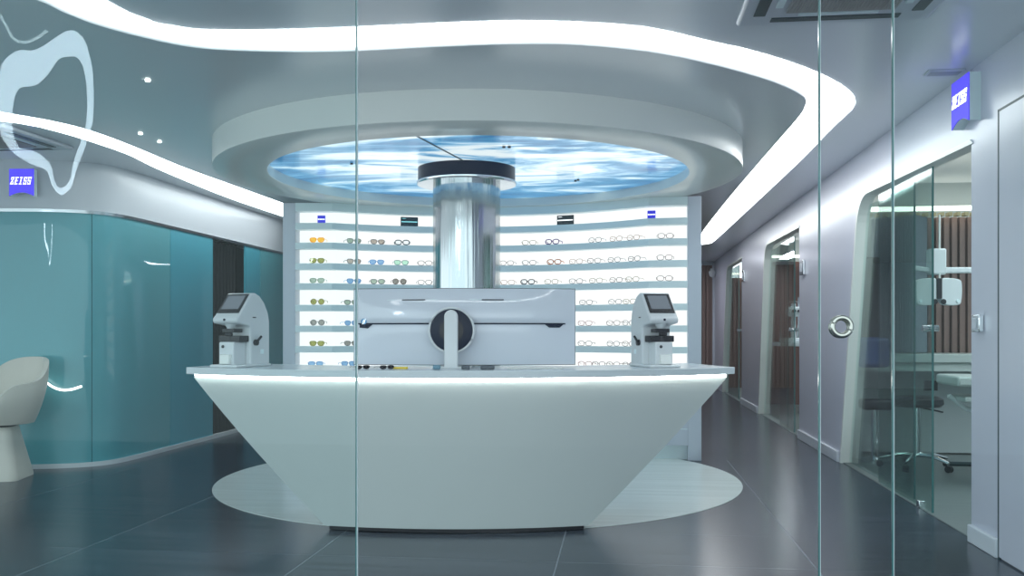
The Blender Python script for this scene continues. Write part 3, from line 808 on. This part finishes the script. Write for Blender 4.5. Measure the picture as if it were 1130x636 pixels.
out_r = [[shell_pt(2*PI*k/n, t/lv, 0) for k in range(n)] for t in range(lv+1)]
in_r = [[shell_pt(2*PI*k/n, t/lv, .038) for k in range(n)] for t in range(lv, 3, -1)]
top_mid = []
b.loft(out_r + in_r, caps=True)
obj('shell', b, m_chairW, chair, bevel=.014, seg=3, ang=70)
obj('seat_cushion', B().lathe([(.20,.50),(.255,.52),(.265,.56),(.24,.585),(.12,.595)], n=40), m_chairW, chair, smooth=True)
obj('swivel_plate', B().lathe([(.13,.425),(.15,.452)], n=32), m_dark, chair, smooth=True)
rg = []
for k in range(9):
    t = k/8; w = .215 - .085*t; z = .02 + .405*t
    r_ = .06
    ring = []
    for q, (sx, sy) in enumerate(((1,1),(-1,1),(-1,-1),(1,-1))):
        for j in range(5):
            aa = q*PI/2 + j*PI/8
            ring.append(Vector((sx*(w-r_)+r_*math.cos(aa), sy*(w-r_)+r_*math.sin(aa), z)))
    rg.append([Matrix.Rotation(-math.radians(58), 4, 'Z') @ p for p in ring])
obj('pedestal', B().loft([[Vector((p.x, p.y, .0)) for p in rg[0]]] + rg), m_chairW, chair, smooth=True, ang=50)

# ------------------------------------------------------------------ ceiling fittings
def cassette(u0, w0_, s, label):
    t = thing('air_conditioner', label, 'air conditioner', (u0+s/2, w0_+s/2, CEIL))
    h = s/2
    obj('panel', B().box(-h, h, -h, h, -.035, -.001), m_white, t, bevel=.015)
    mg = mat('grille_beige', (.16,.15,.14), .5)
    g = B().box(-.27*s, .27*s, -.27*s, .27*s, -.040, -.035)
    grl = obj('grille', g, mg, t)
    b = B()
    for k in range(40):
        x = -.27*s + .54*s*k/39
        b.box(x-.002, x+.002, -.27*s, .27*s, -.046, -.040); b.box(-.27*s, .27*s, x-.002, x+.002, -.046, -.041)
    obj('grille_mesh', b, mat('grille_wire', (.42,.42,.42), .4), grl)
    for k in range(4):
        M_ = Matrix.Rotation(k*PI/2, 4, 'Z')
        obj('louvre', B().box(-.33*s, .33*s, .37*s, .43*s, -.039, -.034, M_), m_edge if False else m_seam, t)
        obj('flap', B().box(-.2*s, .2*s, .30*s, .335*s, -.043, -.035, M_), m_shelf, t)
q = plane_z(812, 30, CEIL-.035)
cassette(q.x, q.y-.88, .88, 'square white ceiling air conditioner at the top right, in front of the strip light')
q = plane_z(88, 166, CEIL-.035)
cassette(q.x-.9, q.y-.85, .85, 'square ceiling air conditioner at far left above the curved fascia')
for (px, py) in ((163,88),(155,147),(176,156)):  # glowing discs stand in for small reflections of downlights
    q = plane_z(px, py, SOFF if py < 120 else SOFF)
    lab = {88: 'tiny bright downlight in the ceiling below the strip light at upper left', 147: 'tiny bright downlight just above the left strip light, left one of a pair', 156: 'tiny bright downlight just above the left strip light, right one of a pair'}[py]
    t = obj('glint', B().lathe([(.014, -.01), (.014, 0)], (0,0,0), 16), m_led); t.location = (q.x, q.y, q.z); tag(t, lab, 'glint')
q = plane_z(1042, 79, CEIL)
t = thing('ceiling_vent', 'small rectangular vent in the ceiling beside the right blue sign', 'vent', (q.x, q.y, CEIL))
obj('frame', B().box(-.10, .10, -.055, .055, -.012, 0), m_white, t, bevel=.003); obj('slot', B().box(-.085, .085, -.04, .04, -.014, -.011), m_roomw, t)

# ------------------------------------------------------------------ corridor end
def slats(x0, x1, y, z0, z1, pitch, m, name, label, d=.04, wd_=.6, axis='x', gap_m=None):
    b = B(); n = int((x1-x0)/pitch)
    for k in range(n):
        a = x0 + k*pitch
        if axis == 'x': b.box(a, a+pitch*wd_, y-d, y, z0, z1)
        else: b.box(y-d, y, a, a+pitch*wd_, z0, z1)
    if axis == 'x': b.box(x0, x1, y, y+.01, z0, z1)
    else: b.box(y, y+.01, x0, x1, z0, z1)
    return tag(obj(name, b, m), label, 'slat wall')
e0 = P(760, HZ, 18.9).x; e1 = P(788, HZ, 19.6).x
slats(e0-1.0, WU-.05, END-.02, 0, 2.62, .085, m_brown, 'slat_wall', 'brown timber slat wall at the far end of the right corridor')
t = thing('security_camera', 'small white dome camera at the far corridor end above the slats', 'camera', (e1-.04, END-.25, 2.45))
obj('dome', B().lathe([(.02,-.10),(.06,-.07),(.075,-.02),(.075,.03)], n=24), m_plastic, t, smooth=True)
obj('bracket', B().box(-.03,.03,0,.25,.03,.09), m_plastic, t)

# ------------------------------------------------------------------ exam rooms behind the right wall
XR = 5.6
struct('floor_exam_rooms', B().box(WU+.02, XR, 2.4, END, 0, .006), m_roomf)
struct('wall_exam_outer', B().box(XR, XR+.1, 2.2, END+.1, 0, CEIL), m_roomw)
parts = [2.9, 9.75, 15.6]
for i, y in enumerate(parts): struct('wall_partition', B().box(WU+.09, XR, y, y+.1, 0, CEIL), m_roomw)
m_cove = emat('cove_light', (1,.97,.85), 3.0)
m_room_fill = emat('exam_room_fill', (.85,.95,1), 3.6)
roomw = ['nearest', 'middle', 'farthest']
for i, (ya, yb) in enumerate(((3.1, 9.75), (9.85, 15.6), (15.7, 20.1))):
    # slatted back wall facing the camera
    x_start = 3.05 if i == 0 else WU+.2
    slats(x_start, XR-.05, yb-.05, .0 if i else .0, 2.34, .075 if i == 0 else .09, m_brown if i != 1 else m_redbrown, 'slat_wall', 'brown vertical slat wall at the back of the %s exam room' % roomw[i], .05, .62)
    t = tag(obj('cove_light', B().box(WU+.25, XR-.1, yb-.20, yb-.14, 2.40, 2.44), m_cove), 'warm white linear cove light above the slats in the %s exam room' % roomw[i], 'light')
    for q_ in (0, 1):
        pass
    L_ = obj('room_fill_panel', B().box(3.1, 4.9, ya+1.6, yb-1.6, CEIL-.02, CEIL-.001), m_room_fill); tag(L_, 'added flat fill light panel in the %s exam room' % roomw[i], 'light')  # ceiling panel added to brighten the room

# --- nearest exam room
tag(obj('slat_pelmet', (lambda b: [b.box(2.2 + k*.075, 2.235 + k*.075, 9.44, 9.54, 2.33, 2.365) for k in range(44)] and b)(B()), mat('gold_pelmet', (.45,.38,.2), .4, metal=.3)), 'row of small gold slat caps under the cove light in the nearest exam room', 'slat caps')
# pale curved partition screen (left part seen through the opening)
pts = [P(962, HZ, 9.2), P(975, HZ, 9.1), P(992, HZ, 8.95), P(1010, HZ, 8.9), P(1022, HZ, 9.1)]
cs = catmull(pts, 6)
b = B(); a_ = resample(cs, 34)
for p, q in zip(a_[::1], a_[1:]):
    b.box(min(p.x, q.x), min(p.x, q.x)+abs(q.x-p.x)*.75, p.y-.02, p.y+.02, 1.0, 2.32)
tag(obj('pleated_screen', b, m_greyfab), 'grey pleated screen in the nearest exam room left of the brown slats', 'screen')
q = P(958, HZ, 8.7)
t = obj('dark_recess', B().box(0, .22, 0, .3, .991, 1.9), m_black_sl, bevel=.02); t.location = (2.2, 9.0, 0); t.rotation_euler = (0,0,0); tag(t, 'dark tall wall cabinet deep in the nearest exam room behind the leaning frame', 'recess')  # black box stands in for the shade of a dark opening
# counter
ctr = thing('exam_counter', 'pale long counter below the slats in the nearest exam room', 'counter', (2.17, 8.95, 0))
obj('worktop', B().box(0, 3.2, 0, .6, .91, .99), m_counter, ctr, bevel=.006)
obj('front_rail', B().box(0, 3.2, .03, .06, .83, .93), m_counter, ctr)
obj('back_panel', B().box(0.05, 3.15, .45, .48, .02, .83), m_roomw, ctr)
obj('leg', B().box(.02, .08, .05, .5, .006, .91), m_roomw, ctr); obj('leg', B().box(3.1, 3.16, .05, .5, .006, .91), m_roomw, ctr)
# desk unit at right side of the room (dental-like white unit)
q = P(1062, HZ, 7.2)
un = thing('exam_unit', 'pale wide instrument unit with trays at right of the nearest exam room', 'instrument unit', (q.x, q.y, 0), 0)
obj('tray', B().box(-.12, .9, -.25, .25, .78, .86), m_counter, un, bevel=.02)
obj('under_tray', B().box(-.05, .9, -.2, .2, .66, .70), m_counter, un, bevel=.01)
obj('cabinet_body', B().box(.15, .8, -.2, .2, .006, .66), m_roomw, un, bevel=.02)
obj('outlet', B().box(-.2, -.1, .26, .28, .72, .80), m_dark, un)
obj('tray_arm', B().tube([(-.10,0,.70),(.02,0,.60),(.2,0,.55)], .02, 8), m_plastic, un, smooth=True)
# foot rail
# phoropter
Zp = 7.7
pc = P(1034, 322, Zp)
ph = thing('phoropter', 'white two-winged phoropter hanging from an arm in the nearest exam room', 'phoropter', (pc.x, pc.y, pc.z), PHI)
def wing(s):
    pts = catmull([(s*.012, -.01), (s*.03, -.085), (s*.06, -.115), (s*.15, -.11), (s*.185, -.07), (s*.19, .06), (s*.16, .105), (s*.05, .115), (s*.02, .08)], 4, True) if False else None
    L_ = [Vector(p).to_3d() for p in ((s*.015, -.05), (s*.04, -.10), (s*.08, -.115), (s*.16, -.112), (s*.186, -.08), (s*.19, .06), (s*.165, .10), (s*.06, .112), (s*.02, .09))]
    cc = catmull(L_, 4, True)
    return B().extrude([(p.x, -.04, p.y) for p in cc], (0, .08, 0))
for s in (-1, 1):
    w_ = obj('lens_wing', wing(s), m_plastic, ph, bevel=.006)
    obj('aperture', B().tube([(s*.035,-.046,-.085), (s*.035,-.038,-.085)], .022, 20), m_dark, w_)
    obj('dial', B().tube([(s*.155,-.05,-.08), (s*.155,-.038,-.08)], .014, 16), m_shelf, w_)
obj('center_bridge', B().box(-.022, .022, -.05, .0, -.06, .11), m_dark, ph, bevel=.004)
obj('rod', B().tube([(.012, -.02, .11), (.012, -.02, .64)], .008, 10), m_canopy, ph)
obj('arm', B().box(-.06, .62, .0, .07, .155, .205), m_plastic, ph, bevel=.012)
obj('arm_block', B().box(-.06, .07, -.03, .08, .14, .36), m_plastic, ph, bevel=.015)
obj('arm_wing', B().box(-.22, -.05, .0, .05, .15, .19, Matrix.Rotation(.15, 4, 'Y')), m_plastic, ph, bevel=.01)
# support column of the arm
cl = P(1086, HZ, Zp+.1)
obj('stand_column', B().tube([(.64,.05,-pc.z+.01), (.64,.05,.22)], .04, 16), m_plastic, ph, smooth=True)
# stool
def stool(loc, label, seat_m, s=1.0, rz=0):
    t = thing('stool', label, 'stool', loc, rz)
    obj('seat', B().lathe([(.05,.54),(.19,.545),(.215,.57),(.21,.61),(.17,.63),(.05,.635)], n=36), seat_m, t, smooth=True)
    obj('seat_lever', B().tube([(.05,0,.53),(.20,-.05,.50)], .008, 6), m_dark, t)
    obj('gas_lift', B().tube([(0,0,.12), (0,0,.54)], [.035,.035], 16), m_chrome2, t, smooth=True)
    for k in range(5):
        a = 2*PI*k/5 + .35
        lg = obj('leg', B().tube([(0,0,.13), (.15*math.cos(a),.15*math.sin(a),.125), (.30*math.cos(a),.30*math.sin(a),.085)], [.024,.02,.013], 8), m_chrome2, t, smooth=True)
        obj('caster', B().tube([(.30*math.cos(a)-.02*math.sin(a), .30*math.sin(a)+.02*math.cos(a), .035), (.30*math.cos(a)+.02*math.sin(a), .30*math.sin(a)-.02*math.cos(a), .035)], .029, 14), m_dark, lg, smooth=True)
    return t
q = P(1012, HZ, 8.0)
stool((q.x, q.y, .006), 'dark round stool on chrome star base in the nearest exam room', m_navystool)
# blue chair back / glow at the left of the opening
q = P(951, HZ, 8.4)
exc = thing('exam_chair', 'blue upholstered exam chair partly hidden behind the leaning door frame', 'chair', (2.31, 8.80, .006))
m_bl = mat('blue_vinyl', (.005,.05,.22), .35)
obj('backrest', B().box(-.14, .14, .0, .08, .86, 1.14), m_bl, exc, bevel=.04, seg=3)
obj('seat', B().box(-.14, .14, -.14, .04, .48, .58), m_navystool, exc, bevel=.03, seg=3)
obj('post', B().tube([(0,-.02,.0), (0,-.02,.5)], .035, 16), m_chrome2, exc)
obj('base', B().lathe([(.13,0),(.13,.02),(.05,.05)], (0,-.02,0), 32), m_chrome2, exc, smooth=True)
# floor rail
q = P(1050, HZ, 8.75)
tag(obj('floor_rail', B().tube([(q.x-.3, 8.4, .05), (q.x+1.2, 8.4, .05)], .02, 8), m_seam), 'dark low floor rail at the back of the nearest exam room', 'rail')

# --- middle exam room
q = P(862, HZ, 13.0)
tb = thing('exam_table', 'white instrument table in the middle exam room', 'table', (WU+.66, 13.6, 0), 0)
obj('tabletop', B().box(-.45, .75, -.25, .3, .99, 1.05), m_plastic, tb, bevel=.01)
obj('column_leg', B().tube([(.2,0,.03),(.2,0,.99)], .05, 16), m_roomw, tb); obj('foot', B().box(-.1,.5,-.2,.2,.006,.04), m_dark, tb, bevel=.01)
q = P(869, HZ, 13.0)
sl = thing('slit_lamp', 'white slit lamp microscope standing on the table in the middle exam room', 'microscope', (WU+.45, 13.55, 1.051), .2)
obj('base', B().box(-.16,.16,-.12,.12,0,.06), m_plastic, sl, bevel=.01)
obj('column', B().tube([(0,0,.06),(0,0,.55)], .035, 12), m_plastic, sl, smooth=True)
obj('binocular_head', B().box(-.10,.10,-.10,.06,.36,.50), m_plastic, sl, bevel=.02)
for s in (-1,1): obj('eyepiece', B().tube([(s*.04,-.10,.44),(s*.045,-.17,.44)], .02, 12), m_dark, sl, smooth=True)
obj('lamp_arm', B().tube([(.08,.04,.06),(.12,.06,.35),(.10,.02,.64)], .022, 10), m_chrome2, sl, smooth=True)
obj('chin_rest', B().tube([(-.13,.14,.06),(-.13,.14,.58),(.13,.14,.58),(.13,.14,.06)], .010, 8), m_chrome2, sl)
q = P(866, HZ, 12.2)
stool((WU+.62, 11.9, .006), 'dark stool on chrome star base in the middle exam room', m_navystool)
q = Vector((WU+.5, 15.4, 0))
b = B()
for k in range(8): b.tube([(q.x-.25+k*.055, q.y, .05), (q.x-.25+k*.055, q.y, 2.3)], .028, 8)
tag(obj('drape', b, m_redbrown, smooth=True), 'red-brown gathered drape in the middle exam room', 'drape')

# ------------------------------------------------------------------ shop front glass
GW = 3.0
def gpx(px):                                   # column -> x on the plane y = GW
    x = (px-CX)/F; Z = GW/(x*sP + cP); return Z*(x*cP - sP)
XS = [(-7.0, gpx(394.6), g_left, 'large left shopfront glass pane with greenish reflections', 'glass_panel'),
      (gpx(394.9), gpx(904), g_main, 'wide clear shopfront glass pane in front of the desk', 'glass_panel'),
      (gpx(904.3), gpx(985), g_main, 'narrow glass door leaf with round ring handle', 'glass_door'),
      (gpx(985.3), WU-.002, g_right, 'right shopfront glass pane meeting the right wall', 'glass_panel')]
for a, c, g, lab, nm in XS:
    t = thing(nm, lab, 'door' if nm == 'glass_door' else 'glass panel', ((a+c)/2, GW, 0))
    hw = (c-a)/2
    b = B(); b.poly([(-hw, -.006, 0.002), (hw, -.006, 0.002), (hw, -.006, CEIL-.002), (-hw, -.006, CEIL-.002)]); obj('pane', b, g, t)
    if c < WU-.1:
        obj('pane_edge', B().box(hw-.004, hw+.0005, -.011, -.001, 0.002, CEIL-.002), m_edge, t)
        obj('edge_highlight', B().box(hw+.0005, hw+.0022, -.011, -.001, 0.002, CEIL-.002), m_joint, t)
    if nm == 'glass_door':
        hx = gpx(927.5) - (a+c)/2; hz = EYE + (HZ-361)/F*3.05
        for s in (-1, 1):
            o_ = obj('ring_handle', B().tube([(hx+.028*math.cos(2*PI*k/40), -.006+s*.012, hz+.028*math.sin(2*PI*k/40)) for k in range(40)], .0085, 12, closed=True), mat('handle_bronze', (.45,.47,.42), .18, metal=1), t, smooth=True)

# wavy loop light outside, seen mirrored in the left pane
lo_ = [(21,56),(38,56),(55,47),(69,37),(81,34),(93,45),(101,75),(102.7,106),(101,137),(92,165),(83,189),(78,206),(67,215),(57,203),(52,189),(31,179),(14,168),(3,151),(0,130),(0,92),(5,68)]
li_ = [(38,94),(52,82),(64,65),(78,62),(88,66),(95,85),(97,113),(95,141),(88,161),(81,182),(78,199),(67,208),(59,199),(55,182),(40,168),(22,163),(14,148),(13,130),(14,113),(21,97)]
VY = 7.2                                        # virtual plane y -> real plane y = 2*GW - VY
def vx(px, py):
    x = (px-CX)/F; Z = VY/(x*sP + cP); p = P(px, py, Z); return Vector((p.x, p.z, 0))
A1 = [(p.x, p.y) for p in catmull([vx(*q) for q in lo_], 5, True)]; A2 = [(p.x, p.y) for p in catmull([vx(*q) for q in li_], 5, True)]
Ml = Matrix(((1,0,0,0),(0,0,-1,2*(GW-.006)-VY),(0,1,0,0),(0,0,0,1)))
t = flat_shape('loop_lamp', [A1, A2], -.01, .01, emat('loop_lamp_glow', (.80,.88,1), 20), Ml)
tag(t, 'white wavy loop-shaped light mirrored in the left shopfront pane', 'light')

ld = bpy.data.lights.new('corridor_fill', 'AREA'); ld.shape = 'RECTANGLE'; ld.size = .25; ld.size_y = 2.2; ld.energy = 30; ld.color = (.88,.90,1)  # added fill light to lift the dark corridor end
lo2 = bpy.data.objects.new('corridor_fill', ld); C.objects.link(lo2); lo2.location = (.8, 18.2, CEIL-.03)
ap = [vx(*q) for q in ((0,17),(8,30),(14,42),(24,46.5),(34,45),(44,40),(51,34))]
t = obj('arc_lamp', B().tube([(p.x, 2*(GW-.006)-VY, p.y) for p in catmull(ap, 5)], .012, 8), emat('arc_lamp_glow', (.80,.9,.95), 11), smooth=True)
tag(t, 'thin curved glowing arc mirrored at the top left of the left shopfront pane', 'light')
# ------------------------------------------------------------------ world and camera
w = bpy.data.worlds.new('world'); sc.world = w; w.use_nodes = True
bg = w.node_tree.nodes['Background']; bg.inputs[0].default_value = (.62,.71,.76,1); bg.inputs[1].default_value = 1.9
cam = bpy.data.cameras.new('camera'); co = bpy.data.objects.new('camera', cam); C.objects.link(co)
co.location = (0, 0, EYE); co.rotation_euler = (PI/2, 0, PHI)
cam.sensor_width = 36; cam.lens = 36*F/1130; cam.shift_y = (HZ-318)/1130; cam.clip_end = 200; cam.clip_start = .05
sc.camera = co
sc.view_settings.view_transform = 'Standard'; sc.view_settings.look = 'None'; sc.view_settings.exposure = .45; sc.view_settings.gamma = 1
